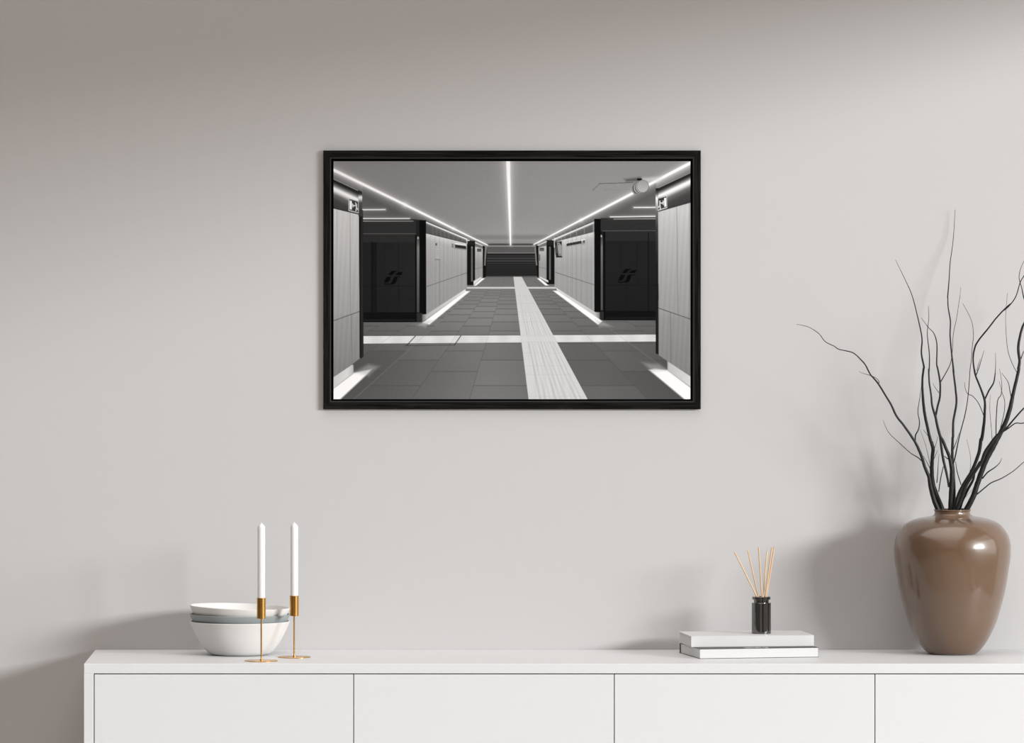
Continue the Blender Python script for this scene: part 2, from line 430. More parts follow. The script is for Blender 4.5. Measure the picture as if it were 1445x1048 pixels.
BR = {
 'A': [(1324.4, 720.8, 7.5), (1317.6, 704.0, 6.5), (1312.8, 685.1, 6.0), (1310.7, 672.5, 5.0), (1305.0, 658.8, 4.5), (1301.3, 646.2, 4.3), (1296.8, 634.8, 4.0), (1290.1, 621.5, 3.6), (1275.4, 600.1, 3.2), (1265.4, 587.4, 3.0), (1257.4, 570.7, 2.8), (1250.9, 560.0, 2.6), (1240.6, 543.1, 2.5), (1234.3, 535.0, 2.3), (1227.8, 527.5, 2.0), (1221.1, 514.6, 1.9), (1214.4, 507.0, 1.8), (1208.7, 501.3, 1.6), (1201.1, 496.5, 1.5), (1183.9, 492.7, 1.3), (1177.2, 488.4, 1.2), (1164.4, 481.7, 1.1), (1156.2, 471.2, 1.0), (1143.8, 462.6, 0.8), (1133.4, 459.1, 0.7), (1123.8, 457.4, 0.5)],
 'B': [(1330.2, 720.8, 8.0), (1321.2, 697.7, 7.0), (1316.5, 683.0, 6.5), (1314.9, 667.2, 6.0), (1315.5, 646.2, 5.0), (1316.5, 632.6, 5.2), (1312.8, 620.0, 4.6), (1310.7, 611.3, 4.2), (1305.5, 587.2, 4.2), (1303.4, 572.5, 4.0), (1301.8, 551.5, 3.4), (1301.7, 534.7, 3.0), (1303.4, 520.0, 3.0), (1303.9, 517.6, 2.8), (1300.2, 497.7, 2.3), (1301.0, 476.7, 1.9), (1295.0, 447.3, 1.5), (1287.2, 417.3, 1.2), (1278.6, 397.3, 0.9), (1263.6, 366.5, 0.5)],
 'D': [(1340.7, 720.8, 6.0), (1341.7, 704.0, 6.5), (1342.8, 683.0, 6.6), (1343.1, 662.0, 6.0), (1339.6, 644.1, 5.0), (1334.9, 632.6, 4.5), (1330.7, 622.1, 4.3), (1326.5, 614.5, 4.0), (1322.3, 598.7, 3.8), (1320.2, 588.2, 3.6), (1315.5, 572.5, 3.0), (1313.9, 556.7, 2.6), (1311.3, 538.9, 2.4), (1310.5, 520.0, 2.0), (1310.7, 530.0, 1.9), (1311.6, 501.9, 1.6), (1308.6, 472.5, 1.2), (1309.7, 457.8, 0.9), (1310.7, 447.3, 0.8), (1310.0, 431.5, 0.5)],
 'E': [(1346.2, 720.8, 5.0), (1346.4, 693.5, 4.5), (1345.4, 667.2, 4.2), (1343.9, 646.2, 4.0), (1344.3, 620.0, 3.8), (1344.9, 614.5, 3.6), (1345.4, 593.5, 3.2), (1349.6, 569.3, 3.0), (1348.5, 549.4, 2.8), (1345.9, 528.4, 2.7), (1345.2, 520.0, 2.6), (1345.9, 525.0, 2.6), (1342.8, 497.7, 2.2), (1340.7, 472.5, 2.0), (1341.2, 453.6, 1.9), (1338.0, 433.6, 1.7), (1337.5, 420.0, 1.6), (1337.3, 418.8, 1.8), (1339.4, 393.0, 1.4), (1340.8, 370.1, 1.2), (1343.7, 350.1, 1.0), (1346.1, 325.8, 0.8), (1347.7, 295.7, 0.5)],
 'G': [(1347.5, 720.8, 5.5), (1351.7, 700.8, 5.0), (1360.1, 683.0, 5.0), (1370.0, 667.2, 5.0), (1376.9, 651.5, 4.8), (1382.1, 635.7, 5.0), (1384.2, 620.0, 5.0), (1385.3, 619.7, 4.8), (1388.4, 598.7, 4.2), (1389.5, 583.0, 3.6), (1389.5, 565.1, 3.2), (1383.2, 546.2, 2.8), (1376.9, 530.5, 2.6), (1374.8, 520.0, 2.5), (1376.0, 528.1, 2.4), (1373.2, 508.2, 2.2), (1375.3, 491.4, 2.4), (1381.1, 479.8, 2.3), (1394.7, 463.0, 2.1), (1405.2, 449.4, 2.0), (1416.8, 436.8, 1.9), (1426.2, 428.4, 1.7), (1416.6, 437.8, 1.6), (1425.2, 430.2, 1.5), (1433.7, 417.7, 1.4), (1439.5, 398.7, 1.3), (1445.0, 389.1, 1.2), (1456.0, 374.0, 0.8)],
 'K': [(1349.6, 720.8, 5.5), (1355.9, 704.0, 5.5), (1363.8, 683.0, 5.5), (1374.8, 666.2, 5.0), (1385.3, 650.4, 4.5), (1390.0, 637.8, 4.5), (1400.0, 623.1, 4.2), (1406.3, 615.0, 4.0), (1413.6, 609.2, 3.4), (1421.0, 602.9, 2.6), (1432.5, 589.3, 2.3), (1445.0, 575.6, 2.0), (1462.0, 560.0, 1.5)],
 'J': [(1353.3, 720.8, 4.0), (1359.0, 704.0, 4.0), (1367.4, 687.2, 4.0), (1373.2, 676.7, 3.5), (1375.3, 666.2, 3.0), (1379.0, 656.7, 2.0), (1382.1, 650.4, 1.2)],
 'H': [(1362.5, 720.8, 7.8), (1372.7, 701.9, 8.0), (1379.0, 683.0, 7.6), (1386.3, 662.0, 7.6), (1392.6, 646.2, 8.0), (1401.0, 630.5, 8.4), (1406.3, 620.0, 8.0), (1411.5, 611.3, 7.0), (1419.9, 593.5, 6.4), (1425.7, 574.6, 6.0), (1429.9, 554.6, 5.0), (1435.1, 532.6, 4.6), (1437.8, 520.0, 4.4), (1437.2, 519.7, 4.2), (1438.8, 509.2, 4.0), (1436.9, 491.4, 4.0), (1439.3, 474.6, 3.6), (1443.0, 460.9, 3.2), (1447.0, 452.0, 2.8), (1456.0, 425.0, 2.2)],
 'D.C': [(1326.5, 613.4, 3.4), (1327.7, 625.0, 3.4), (1329.1, 635.7, 3.6), (1331.2, 648.3, 3.8), (1334.4, 662.0, 3.6), (1337.5, 676.7, 3.2), (1338.6, 687.2, 2.4)],
 'D.1': [(1320.5, 586.1, 3.0), (1323.3, 572.5, 2.9), (1326.0, 562.0, 2.9), (1326.8, 551.5, 2.8), (1326.5, 537.8, 2.7), (1323.3, 520.0, 2.4), (1321.8, 512.4, 2.0), (1322.1, 485.1, 1.7), (1317.6, 469.9, 1.2), (1309.7, 461.5, 0.9), (1300.2, 448.3, 0.5)],
 'D.2': [(1327.0, 539.4, 1.6), (1332.8, 529.4, 1.4), (1338.0, 520.0, 1.2), (1341.2, 512.4, 1.0), (1343.1, 502.9, 0.6)],
 'D.F': [(1344.3, 655.7, 2.0), (1347.5, 646.2, 2.0), (1351.7, 625.2, 1.7), (1355.9, 607.1, 1.5), (1362.2, 583.0, 1.4), (1366.4, 555.7, 1.2), (1369.0, 520.0, 1.1), (1370.6, 509.2, 1.0), (1372.1, 488.2, 0.9), (1373.7, 472.5, 0.8), (1370.6, 451.5, 0.7), (1358.5, 427.9, 0.5)],
 'D.3': [(1339.1, 648.3, 1.5), (1335.4, 645.7, 1.3), (1332.3, 643.1, 0.8)],
 'D.4': [(1324.9, 554.1, 0.9), (1320.2, 547.3, 0.7), (1316.0, 540.5, 0.4)],
 'A.1': [(1302.8, 652.2, 1.7), (1295.5, 645.5, 1.5), (1284.8, 638.9, 1.2), (1271.4, 626.8, 1.0), (1254.1, 610.1, 0.8), (1246.0, 592.7, 0.4)],
 'A.2': [(1291.5, 621.5, 1.9), (1292.1, 613.5, 1.9), (1296.2, 605.4, 1.6), (1297.5, 594.8, 1.4), (1295.2, 580.0, 1.1), (1298.2, 560.0, 0.8), (1300.0, 545.0, 0.4)],
 'A.3': [(1240.0, 541.3, 1.2), (1240.0, 537.1, 0.9), (1234.5, 532.3, 0.8), (1225.9, 528.9, 0.8), (1219.2, 527.0, 0.6), (1212.1, 524.2, 0.4)],
 'B.1': [(1313.1, 662.2, 1.2), (1308.9, 653.6, 0.9), (1302.8, 642.9, 0.5)],
 'B.2': [(1312.2, 653.6, 0.8), (1306.2, 628.2, 0.6), (1298.2, 605.4, 0.3)],
 'B.3': [(1316.9, 624.2, 1.1), (1310.2, 615.5, 0.9), (1302.8, 606.1, 0.5)],
 'B.4': [(1317.5, 636.2, 0.9), (1320.9, 625.5, 0.7), (1324.0, 614.8, 0.4)],
 'B.5': [(1317.5, 648.2, 0.9), (1320.2, 641.5, 0.7), (1323.2, 634.8, 0.4)],
 'B.6': [(1322.0, 681.0, 1.3), (1323.2, 666.9, 1.1), (1324.0, 653.6, 0.8), (1325.2, 640.2, 0.4)],
 'B.7': [(1324.6, 693.7, 1.5), (1326.5, 680.3, 1.4), (1328.2, 670.9, 1.4), (1331.2, 658.2, 1.2)],
 'E.1': [(1343.8, 497.7, 0.8), (1345.4, 470.4, 0.8), (1349.6, 450.4, 0.7), (1354.3, 420.0, 0.6), (1354.5, 420.6, 0.5), (1355.5, 405.3, 0.4)],
 'E.2': [(1343.3, 639.9, 1.2), (1347.5, 628.4, 1.2), (1350.6, 620.0, 0.9), (1353.8, 610.3, 0.5)],
 'G.1': [(1389.3, 564.1, 2.2), (1395.8, 550.4, 2.2), (1402.1, 539.9, 2.0), (1404.4, 526.3, 1.4), (1404.2, 527.1, 1.1), (1405.0, 514.5, 0.8), (1404.7, 497.7, 0.4)],
 'G.2': [(1388.2, 586.1, 1.2), (1381.1, 569.3, 1.1), (1372.7, 558.8, 1.0), (1365.3, 555.2, 0.9), (1361.7, 546.2, 0.6), (1361.3, 538.9, 0.4)],
 'G.3': [(1377.4, 529.2, 1.5), (1382.1, 516.6, 1.1), (1388.6, 494.5, 0.5)],
 'G.4': [(1378.4, 522.9, 0.9), (1380.5, 514.5, 0.7), (1383.4, 506.1, 0.4)],
 'G.5': [(1356.2, 684.0, 1.4), (1350.6, 665.1, 1.3), (1348.5, 650.4, 0.7)],
 'G.6': [(1368.5, 666.2, 0.6), (1369.7, 646.2, 0.5), (1364.3, 620.0, 0.4)],
 'K.1': [(1415.7, 608.7, 2.0), (1423.1, 604.0, 1.8), (1432.5, 597.1, 1.6), (1439.9, 597.1, 1.5), (1445.0, 596.4, 1.4), (1460.0, 590.0, 1.0)],
 'K.2': [(1405.5, 614.5, 1.4), (1405.7, 593.5, 1.4), (1407.8, 565.1, 1.2), (1412.6, 556.7, 1.0), (1413.6, 541.0, 0.7), (1410.5, 520.0, 0.4)],
 'K.3': [(1400.0, 620.8, 0.8), (1398.9, 604.0, 0.7), (1396.8, 577.7, 0.6), (1397.3, 556.7, 0.4)],
 'H.1': [(1377.4, 698.2, 2.0), (1389.5, 688.2, 1.7), (1398.9, 680.9, 1.6), (1413.6, 674.6, 1.4), (1430.4, 664.1, 1.1), (1445.0, 651.5, 1.0), (1462.0, 640.0, 0.8)],
 'H.2': [(1386.1, 675.1, 2.0), (1393.7, 666.2, 1.9), (1403.1, 659.9, 1.5), (1410.5, 653.1, 1.0), (1413.6, 646.2, 0.5)],
 'H.3': [(1427.5, 563.0, 1.3), (1425.2, 551.5, 1.2), (1422.5, 538.9, 0.9), (1413.6, 526.3, 0.5)],
 'H.4': [(1434.9, 525.5, 0.9), (1428.3, 512.4, 0.9), (1422.5, 495.6, 0.8), (1419.9, 472.5, 0.7), (1419.1, 446.2, 0.6), (1421.0, 420.0, 0.5), (1421.6, 413.0, 0.4)],
 'H.5': [(1411.7, 604.0, 1.1), (1416.8, 583.0, 1.0), (1417.8, 566.2, 0.9), (1414.1, 553.6, 0.7), (1409.9, 537.8, 0.4)],
 'H.6': [(1440.7, 506.1, 1.5), (1442.5, 500.8, 1.3), (1445.1, 495.0, 1.0), (1452.0, 485.0, 0.7)],
 'H.7': [(1453.0, 438.0, 2.0), (1445.0, 420.6, 1.8), (1441.9, 406.3, 1.3), (1439.5, 398.7, 1.2), (1438.0, 390.1, 1.0), (1440.4, 378.6, 0.8), (1445.0, 367.7, 0.6)],
 'J.1': [(1361.1, 702.9, 0.6), (1367.4, 695.6, 0.5), (1373.2, 688.8, 0.4)],
}
# ------------------------------------------------------------------ branches
# path points (column, row, thickness) in photo pixels; the depth of every branch is its own
DEP = {'A': (.003, .020, .16), 'B': (-.013, .03, .05), 'D': (.012, .01, -.06), 'E': (-.012, -.01, -.10), 'G': (-.002, -.01, .16), 'K': (.022, .03, .03), 'J': (-.018, -.02, .0), 'H': (.000, -.012, -.03)}
LAB = {'A': 'black branch arching farthest to the left over the bare wall',
       'B': 'black branch second from left in the vase, forked off low and rising steeply',
       'D': 'forked black branch from the middle of the vase with many thin shoots',
       'E': 'tallest black branch, rising straight up from the middle of the vase',
       'G': 'black branch that bends right then loops to the upper right above a Y fork',
       'K': 'black branch leaning right, crossing over the thickest branch low down',
       'J': 'short black branch half hidden behind the right-leaning branches',
       'H': 'thickest black branch, leaning out to the right edge of the vase'}
def ycurve(k, py):
    b, s1, s2 = DEP[k]
    h = max(0.0, (721.0 - py)) * kv
    return max(0.012, Yv + b + s1 * h / .15 * 1.0 * .5 + s2 * h * h / .36)

NAMES = {}
def branch_pts(k, pts):
    out = []
    for px, py, w in pts:
        Y = ycurve(k, py)
        p = P(px, py, Y)
        out.append((p.x, p.y, p.z, w * 0.5 * kv))
    return out

roots = {}
base_z = TOP + (vb - 917.0) * kv
for key, pts in BR.items():
    k = key[0]
    w3 = branch_pts(k, pts)
    if len(key) == 1:
        a = w3[0]
        b = w3[1]
        d = (Vector(a[:3]) - Vector(b[:3])).normalized()
        # the hidden end stands on the floor of the vase
        foot = Vector((pv.x + (a[0] - pv.x) * 0.75, pv.y + (a[1] - pv.y) * 1.2, base_z + a[3] + .001))
        mid = Vector(a[:3]) + d * .05
        mid = mid.lerp(foot, .45)
        pre = [(*foot, a[3] * .9), (*Vector(mid).lerp(foot, .5), a[3]), (*mid, a[3]), (*(Vector(a[:3]) + d * .012), a[3])]
        full = catmull(pre + w3, 5)
    else:
        full = catmull(w3, 4)
    full = [(x, y, z, max(r, .00022)) for x, y, z, r in full]
    if len(key) == 1:
        o = obj('bare_branch', tube(full, 12, bump=.035), M['bark'], None, True, 60)
        tag(o, LAB[k], 'branch', 'bare branches in the brown vase')
        roots[k] = o
    else:
        obj('twig', tube(full, 8, bump=.03), M['bark'], roots[k], True, 60)
# ------------------------------------------------------------------ framed picture
# outer edge 456..989 x 212..577, face of the print 470.6..974.3 x 227.4..563
YD = 0.010
kw = (Z - YD) / F
cx, cy = (456.2 + 988.9) / 2, (212.2 + 577.2) / 2
pc = P(cx, cy, 0)
pic = thing('framed_picture', 'black oak framed black-and-white photograph of a station underpass on the wall', 'picture', (pc.x, 0, pc.z))
def lx(px): return (px - 722.5) * kw - pc.x
def lz(py): return CAMZ - (py - 197.0) * kw - pc.z
ro = (456.2, 988.9, 212.2, 577.2); rl = (465.4, 979.6, 222.0, 567.3); ri = (467.2, 977.6, 223.8, 565.6); pr = (470.7, 974.2, 227.5, 563.0)
def rail(side_, m):
    """one mitred side of the frame: face, raised inner edge, inner and outer walls"""
    bm = bmesh.new()
    def ring(rect, y): # tl tr br bl
        return [(lx(rect[0]), -y, lz(rect[2])), (lx(rect[1]), -y, lz(rect[2])), (lx(rect[1]), -y, lz(rect[3])), (lx(rect[0]), -y, lz(rect[3]))]
    prof = [(ro, .0005), (ro, YD - .0006), ((ro[0] + .5, ro[1] - .5, ro[2] + .5, ro[3] - .5), YD), (rl, YD), ((rl[0] + .3, rl[1] - .3, rl[2] + .3, rl[3] - .3), YD + .0003), (ri, YD - .0004), (ri, .0035), (ri, .0005)]
    idx = {'t': (0, 1), 'r': (1, 2), 'b': (2, 3), 'l': (3, 0)}[side_]
    rows = []
    for rect, y in prof:
        g_ = ring(rect, y)
        rows.append([bm.verts.new(g_[idx[0]]), bm.verts.new(g_[idx[1]])])
    n = len(rows)
    for i in range(n):
        a, b = rows[i], rows[(i + 1) % n]
        f = bm.faces.new((a[0], a[1], b[1], b[0]))
        f.material_index = 1 if i in (3, 4) else (2 if i in (5, 6) else 0)
    bm.faces.new([r[0] for r in rows]); bm.faces.new([r[1] for r in reversed(rows)])
    bmesh.ops.recalc_face_normals(bm, faces=bm.faces)
    obj('frame_side', bm, [m, M['lip'], M['rebate']], pic)
rail('t', M['frame_h']); rail('b', M['frame_h']); rail('l', M['frame_v']); rail('r', M['frame_v'])
bm = bmesh.new(); box(bm, lx(ri[0]) + .0001, lx(ri[1]) - .0001, -.0035, -.0006, lz(ri[3]) + .0001, lz(ri[2]) - .0001); obj('backing_board', bm, M['rebate'], pic)

# ---- the print: a grey-scale picture drawn on a fine grid of points
RES = 1.5
X0, X1, Y0, Y1 = pr
NX, NY = int((X1 - X0) * RES) + 1, int((Y1 - Y0) * RES) + 1
gx = np.linspace(X0, X1, NX); gy = np.linspace(Y0, Y1, NY)
PX, PY = np.meshgrid(gx, gy)
px1 = 1.0 / RES
IMG = np.zeros_like(PX)
rs = np.random.RandomState(3)
def win(xa, xb, ya, yb, pad=3.0):
    i0 = max(0, int((ya - pad - Y0) * RES)); i1 = min(NY, int((yb + pad - Y0) * RES) + 2)
    j0 = max(0, int((xa - pad - X0) * RES)); j1 = min(NX, int((xb + pad - X0) * RES) + 2)
    return (slice(i0, max(i1, i0)), slice(j0, max(j1, j0)))
def mixin(w, a, v):
    IMG[w] = IMG[w] * (1 - a) + v * a
def poly(pts, val, soft=None, alpha=1.0):
    """convex polygon; val is a grey level or a function of (x, y)"""
    xs = [p[0] for p in pts]; ys = [p[1] for p in pts]
    s = soft or px1 * 0.9
    w = win(min(xs), max(xs), min(ys), max(ys), s + 2)
    x, y = PX[w], PY[w]
    if x.size == 0: return
    ar = sum(pts[i][0] * pts[(i + 1) % len(pts)][1] - pts[(i + 1) % len(pts)][0] * pts[i][1] for i in range(len(pts)))
    sg = 1 if ar > 0 else -1
    d = np.full(x.shape, 1e9)
    for i in range(len(pts)):
        ax, ay = pts[i]; bx, by = pts[(i + 1) % len(pts)]
        L = math.hypot(bx - ax, by - ay)
        if L < 1e-6: continue
        d = np.minimum(d, sg * ((bx - ax) * (y - ay) - (by - ay) * (x - ax)) / L)
    a = np.clip(d / s + 0.5, 0, 1)
    if soft: a = a * a * (3 - 2 * a)
    v = val(x, y) if callable(val) else val
    mixin(w, a * alpha, v)
def rect(xa, ya, xb, yb, val, soft=None, alpha=1.0):
    poly([(xa, ya), (xb, ya), (xb, yb), (xa, yb)], val, soft, alpha)
def line(ax, ay, bx, by, wa, wb=None, val=255, glow=0.0, ga=0.5, alpha=1.0, cap=True):
    wb = wa if wb is None else wb
    pad = max(wa, wb) + glow * 3 + 2
    w = win(min(ax, bx), max(ax, bx), min(ay, by), max(ay, by), pad)
    x, y = PX[w], PY[w]
    if x.size == 0: return
    L2 = (bx - ax) ** 2 + (by - ay) ** 2
    t = np.clip(((x - ax) * (bx - ax) + (y - ay) * (by - ay)) / L2, 0, 1)
    d = np.hypot(x - ax - t * (bx - ax), y - ay - t * (by - ay))
    hw = (wa + (wb - wa) * t) / 2
    if glow > 0:
        gl = glow * (wa + (wb - wa) * t) / max(wa, wb)
        g_ = ga * np.exp(-np.clip(d - hw, 0, None) / np.maximum(gl, .2))
        mixin(w, g_, val)
    a = np.clip((hw - d) / (px1 * .9) + .5, 0, 1) * np.minimum(1, (2 * hw / px1) + .15)
    mixin(w, a * alpha, val)
def lerpv(y0, v0, y1, v1):
    return lambda x, y: v0 + (v1 - v0) * np.clip((y - y0) / (y1 - y0), 0, 1)
def stops(axis, ss):
    ks = [s[0] for s in ss]; vs = [s[1] for s in ss]
    return lambda x, y: np.interp((x if axis == 'x' else y), ks, vs)
def band_grad(p0, p1, ss):
    """grey by vertical distance below the line p0-p1"""
    ks = [s[0] for s in ss]; vs = [s[1] for s in ss]
    return lambda x, y: np.interp(y - (p0[1] + (x - p0[0]) * (p1[1] - p0[1]) / (p1[0] - p0[0])), ks, vs)

# ceiling
rect(460, 220, 985, 400, lambda x, y: 133 + 12 * np.clip((x - 560) / 200, 0, 1) - 4 * np.clip((x - 860) / 100, 0, 1) + 10 * np.clip((y - 300) / 45, 0, 1) * np.exp(-((x - 721) / 70) ** 2))
poly([(660, 331.5), (780, 331.5), (775, 338), (668, 338)], 122, soft=5, alpha=.8)
rect(672, 340, 770, 350, 128, soft=4, alpha=.6)
# ceiling outside the side strips
poly([(470, 239), (513, 258.3), (513, 312), (470, 275)], lambda x, y: np.interp(y - (240.2 + (x - 471.3) * .487), [0, 6, 16, 60], [165, 125, 95, 90]))
poly([(512, 258.8), (688, 346), (600, 330), (512, 312)], lambda x, y: np.interp(y - (240.2 + (x - 471.3) * .487), [0, 5, 16, 45], [150, 112, 88, 98]))
poly([(975, 229), (925.5, 255), (925.5, 266), (975, 243)], lambda x, y: np.interp(y - (229.7 + (974 - x) * .521), [0, 5, 14, 40], [180, 150, 110, 90]))
poly([(926, 254.5), (753, 345), (926, 312)], lambda x, y: np.interp(y - (229.7 + (974 - x) * .521), [0, 5, 16, 45], [150, 118, 92, 100]))
# far wall above the stairs and the stairs
rect(686, 343.5, 758, 348, 72)
rect(686, 346.3, 758, 347.8, 150)
rect(686, 347.8, 758, 357.6, lambda x, y: 88 + 4 * np.sin(x * 2.1) + 3 * np.sin(x * 5.3))
rect(686, 356, 758, 357.6, 118)
poly([(687.5, 357.4), (755, 357.4), (758.8, 391), (685, 391)], lambda x, y: 36 + 9 * (np.sin((y - 357) * 2.25) > .35) * np.clip(1.4 - (y - 357) / 34, .3, 1) )
for yy, v in ((359.2, 22), (361, 62), (364.4, 78), (368, 82), (371.5, 60)): line(687.5, yy, 755.5, yy, .9, .9, v)
line(686, 390.4, 758, 390.0, 1.2, 1.2, 92)

# floor
VX, VY = 721.3, 362.4
def floor_shade(x, y):
    t = np.interp(y, [391, 405, 440, 470, 490, 520, 563], [104, 106, 104, 96, 92, 90, 94])
    c = 20 * np.exp(-((x - 690) / 80.0) ** 2) * np.clip((y - 385) / 50, 0, 1)
    e = -14 * np.clip((np.abs(x - 722) - 130) / 110, 0, 1)
    return t + c + e + 4
poly([(684, 391), (759, 391), (985, 455), (985, 570), (460, 570), (460, 455)], floor_shade)
# tiles: each column of the perspective grid, rows half a tile apart
def fl(Xb, y): return VX + (Xb - VX) * (y - VY) / 199.8
cols = [-72, 10, 92, 174, 256, 337.5, 419, 500.4, 581.3, 662.8, 745.7, 828.9, 913.2, 996, 1079, 1161, 1243, 1325, 1407]
for i in range(len(cols) - 1):
    odd = i % 2 == 0
    a, b = cols[i], cols[i + 1]
    inv0 = .004158 + (.000678 if odd else 0)
    ks = 0
    while True:
        inv = inv0 + ks * .001355; ks += 1
        y0 = VY + 1 / inv; y1 = VY + 1 / (inv + .001355)
        if y0 < 392.5: break
        sh = rs.uniform(-3.5, 3.5) * min(1, (y0 - 380) / 60)
        q = [(fl(a, y0), y0), (fl(b, y0), y0), (fl(b, y1), y1), (fl(a, y1), y1)]
        xs = [p[0] for p in q]
        if max(xs) < X0 or min(xs) > X1: continue
        poly(q, lambda x, y: floor_shade(x, y) + sh, alpha=1.0)
        line(q[0][0], y0, q[1][0], y0, .8 * min(1, (y0 - 385) / 50), None, 66, alpha=.55)
for i, a in enumerate(cols):
    if 740 < a < 830: continue
    line(fl(a, 563), 563, fl(a, 395), 395, .9, .35, 132 if i % 3 == 1 else 74, alpha=.5)
# bands
rect(650, 404.8, 792, 407.1, 205)
poly([(512, 474), (926, 471.8), (926, 481.7), (512, 484.6)], lambda x, y: 214 + 5 * np.sin(x * .21) + 4 * np.sin(y * 2.2))
line(512, 473.7, 926, 471.5, .8, .8, 70, alpha=.7)
for a in cols: line(fl(a, 474), 474, fl(a, 483), 483, .5, .5, 165, alpha=.8)
line(573.7, 487.4, 586, 474.2, 1.1, 1.1, 45); line(641.3, 486.6, 650.3, 473.7, 1.1, 1.1, 45); line(570.8, 487.6, 641.5, 486.6, .7, .7, 60)
# tactile strip
def tact(x, y):
    xl = VX + (745.9 - VX) * (y - VY) / 199.8; xr = VX + (828.9 - VX) * (y - VY) / 199.8
    u = (x - xl) / np.maximum(xr - xl, 1)
    base = 208 - 8 * np.clip((450 - y) / 60, 0, 1)
    dep = np.clip((y - 400) / 50, .2, 1)
    s = (np.sin(u * 2 * math.pi * 11.5) > .1) * (.55 + .45 * np.sin(u * 31 + 2) * np.sin(u * 11))
    s2 = np.sin(u * 60 + y * .13) * np.sin(u * 23 + 1.0)
    m_ = np.clip((u - .1) / .05, 0, 1) * np.clip((.93 - u) / .05, 0, 1)
    plain = np.clip(1 - np.abs(y - 477.5) / 4.5, 0, 1) > 0
    return base - m_ * dep * (20 * s + 5 * s2) * np.where(plain, .15, 1)
poly([(724.5, 390.4), (736.3, 390.4), (829.4, 563.5), (745.9, 563.5)], tact)
for yy in (417, 428, 440, 454, 473.5, 482.5, 498, 516, 528.5, 559): line(VX + (745.9 - VX) * (yy - VY) / 199.8, yy, VX + (828.9 - VX) * (yy - VY) / 199.8, yy, .5, .5, 178, alpha=.55)

# ---- left side of the underpass
rect(512, 311, 601.3, 454.6, 30)
poly([(512.5, 309.2), (585, 309.2), (601, 310.8), (601, 330), (512.5, 330)], 46)
line(511, 295.8, 543.6, 295.6, 1.3, 1.3, 240, 1.6, .35); line(511, 308.4, 578, 308.3, 1.2, 1.2, 235, 1.4, .35)
line(512, 309.8, 584, 309.6, .9, .9, 40); line(512, 311.9, 583, 311.9, 1.0, .8, 190, alpha=.8)
line(512, 329.8, 588, 329.8, .8, .8, 100); rect(512, 330.6, 587, 341.8, 44)
rect(512, 341.8, 587, 441, lambda x, y: 32 + 5 * np.clip((x - 512) / 70, 0, 1) - 3 * np.clip((y - 380) / 60, 0, 1))
rect(523.6, 341.8, 530.8, 441, 24); line(525, 341, 525, 441, .9, .9, 14); line(530.8, 341, 530.8, 441, .7, .7, 18)
line(562.3, 343, 562.3, 440, .7, .7, 24); line(543, 343, 543, 403, .5, .5, 26)
line(512, 403.5, 586, 403.5, .7, .7, 22)
rect(512, 440.5, 589, 454.4, 17); line(512, 451.5, 588, 451.5, .8, .8, 44)
rect(585.8, 331, 588.2, 454, 14); rect(588.2, 334, 591.8, 440.5, stops('y', [(334, 70), (350, 120), (400, 90), (438, 70)]))
rect(589.3, 334, 590.7, 337, 230, alpha=.8)
rect(591.8, 310.5, 601.4, 443, 12); rect(587, 311, 591.8, 333, 34); rect(588, 441.5, 596, 454.2, 46)
# station mark on the dark doors
def shape(pts, val, alpha):
    """any outline, filled by the even-odd rule with 3 x 3 samples per point"""
    w = win(min(p[0] for p in pts), max(p[0] for p in pts), min(p[1] for p in pts), max(p[1] for p in pts))
    acc = np.zeros(PX[w].shape)
    for sx in (-1, 0, 1):
        for sy in (-1, 0, 1):
            x = PX[w] + sx * px1 / 3; y = PY[w] + sy * px1 / 3
            ins = np.zeros(x.shape, bool)
            for i in range(len(pts)):
                (ax, ay), (bx, by) = pts[i], pts[(i + 1) % len(pts)]
                if ay == by: continue
                ins ^= ((ay > y) != (by > y)) & (x < ax + (y - ay) * (bx - ax) / (by - ay))
            acc += ins
    mixin(w, acc / 9 * alpha, val)
def mark(ox_, oy_):
    k_ = 1 / 26.2
    def q(pts): return [(ox_ + a * k_, oy_ + b * k_) for a, b in pts]
    for pts in ([(340, 470), (400, 380), (470, 315), (700, 315), (640, 345), (580, 370), (520, 430), (490, 470)], [(600, 468), (640, 410), (720, 370), (880, 350), (870, 320), (890, 310), (820, 465)],
                [(290, 535), (440, 530), (400, 640), (340, 730), (190, 765), (230, 640)], [(545, 560), (590, 530), (800, 525), (790, 550), (680, 555), (660, 620), (620, 740), (560, 800), (400, 820), (170, 820), (180, 795), (400, 785), (470, 740)]):
        pts = q(pts)
        shape(pts, 7, .95)
mark(535, 370)
# wall with signs
poly([(601.3, 311.5), (659, 335.5), (659, 343.2), (601.3, 329)], band_grad((601.3, 312), (659, 336), [(0, 60), (.9, 235), (2.0, 225), (3.4, 110), (6, 92), (17, 82)]))
for xx in (611, 616, 622, 627.5, 633, 640, 646, 652): line(xx, 316 + (xx - 601) * .42, xx, 329.5 + (xx - 601) * .25, .6, .6, 150, alpha=.45)
poly([(601.3, 329.2), (659.2, 343.4), (659.2, 406.2), (601.8, 443.2)], lambda x, y: np.interp(y - (329 + (x - 601.3) * .245), [0, 3, 10, 40, 110], [212, 200, 175, 158, 146]) + 5 * np.sin(x * 1.9) * np.sin(x * .7))
line(601.3, 328.9, 659, 343.1, .7, .7, 50)
for xx in (607.5, 613.5, 620.3, 626.5, 632.5, 638.5, 644.8, 651): line(xx, 331 + (xx - 601) * .25, xx, 441 - (xx - 601) * .64, .5, .5, 122, alpha=.5)
line(601.5, 404.4, 659, 384.7, .7, .7, 88)
rect(614.6, 341.5, 620.6, 366, 178, alpha=.55); rect(614.8, 343, 616.6, 346.3, 50); line(614.2, 366.0, 620.5, 366.0, 1.3, 1.3, 120)
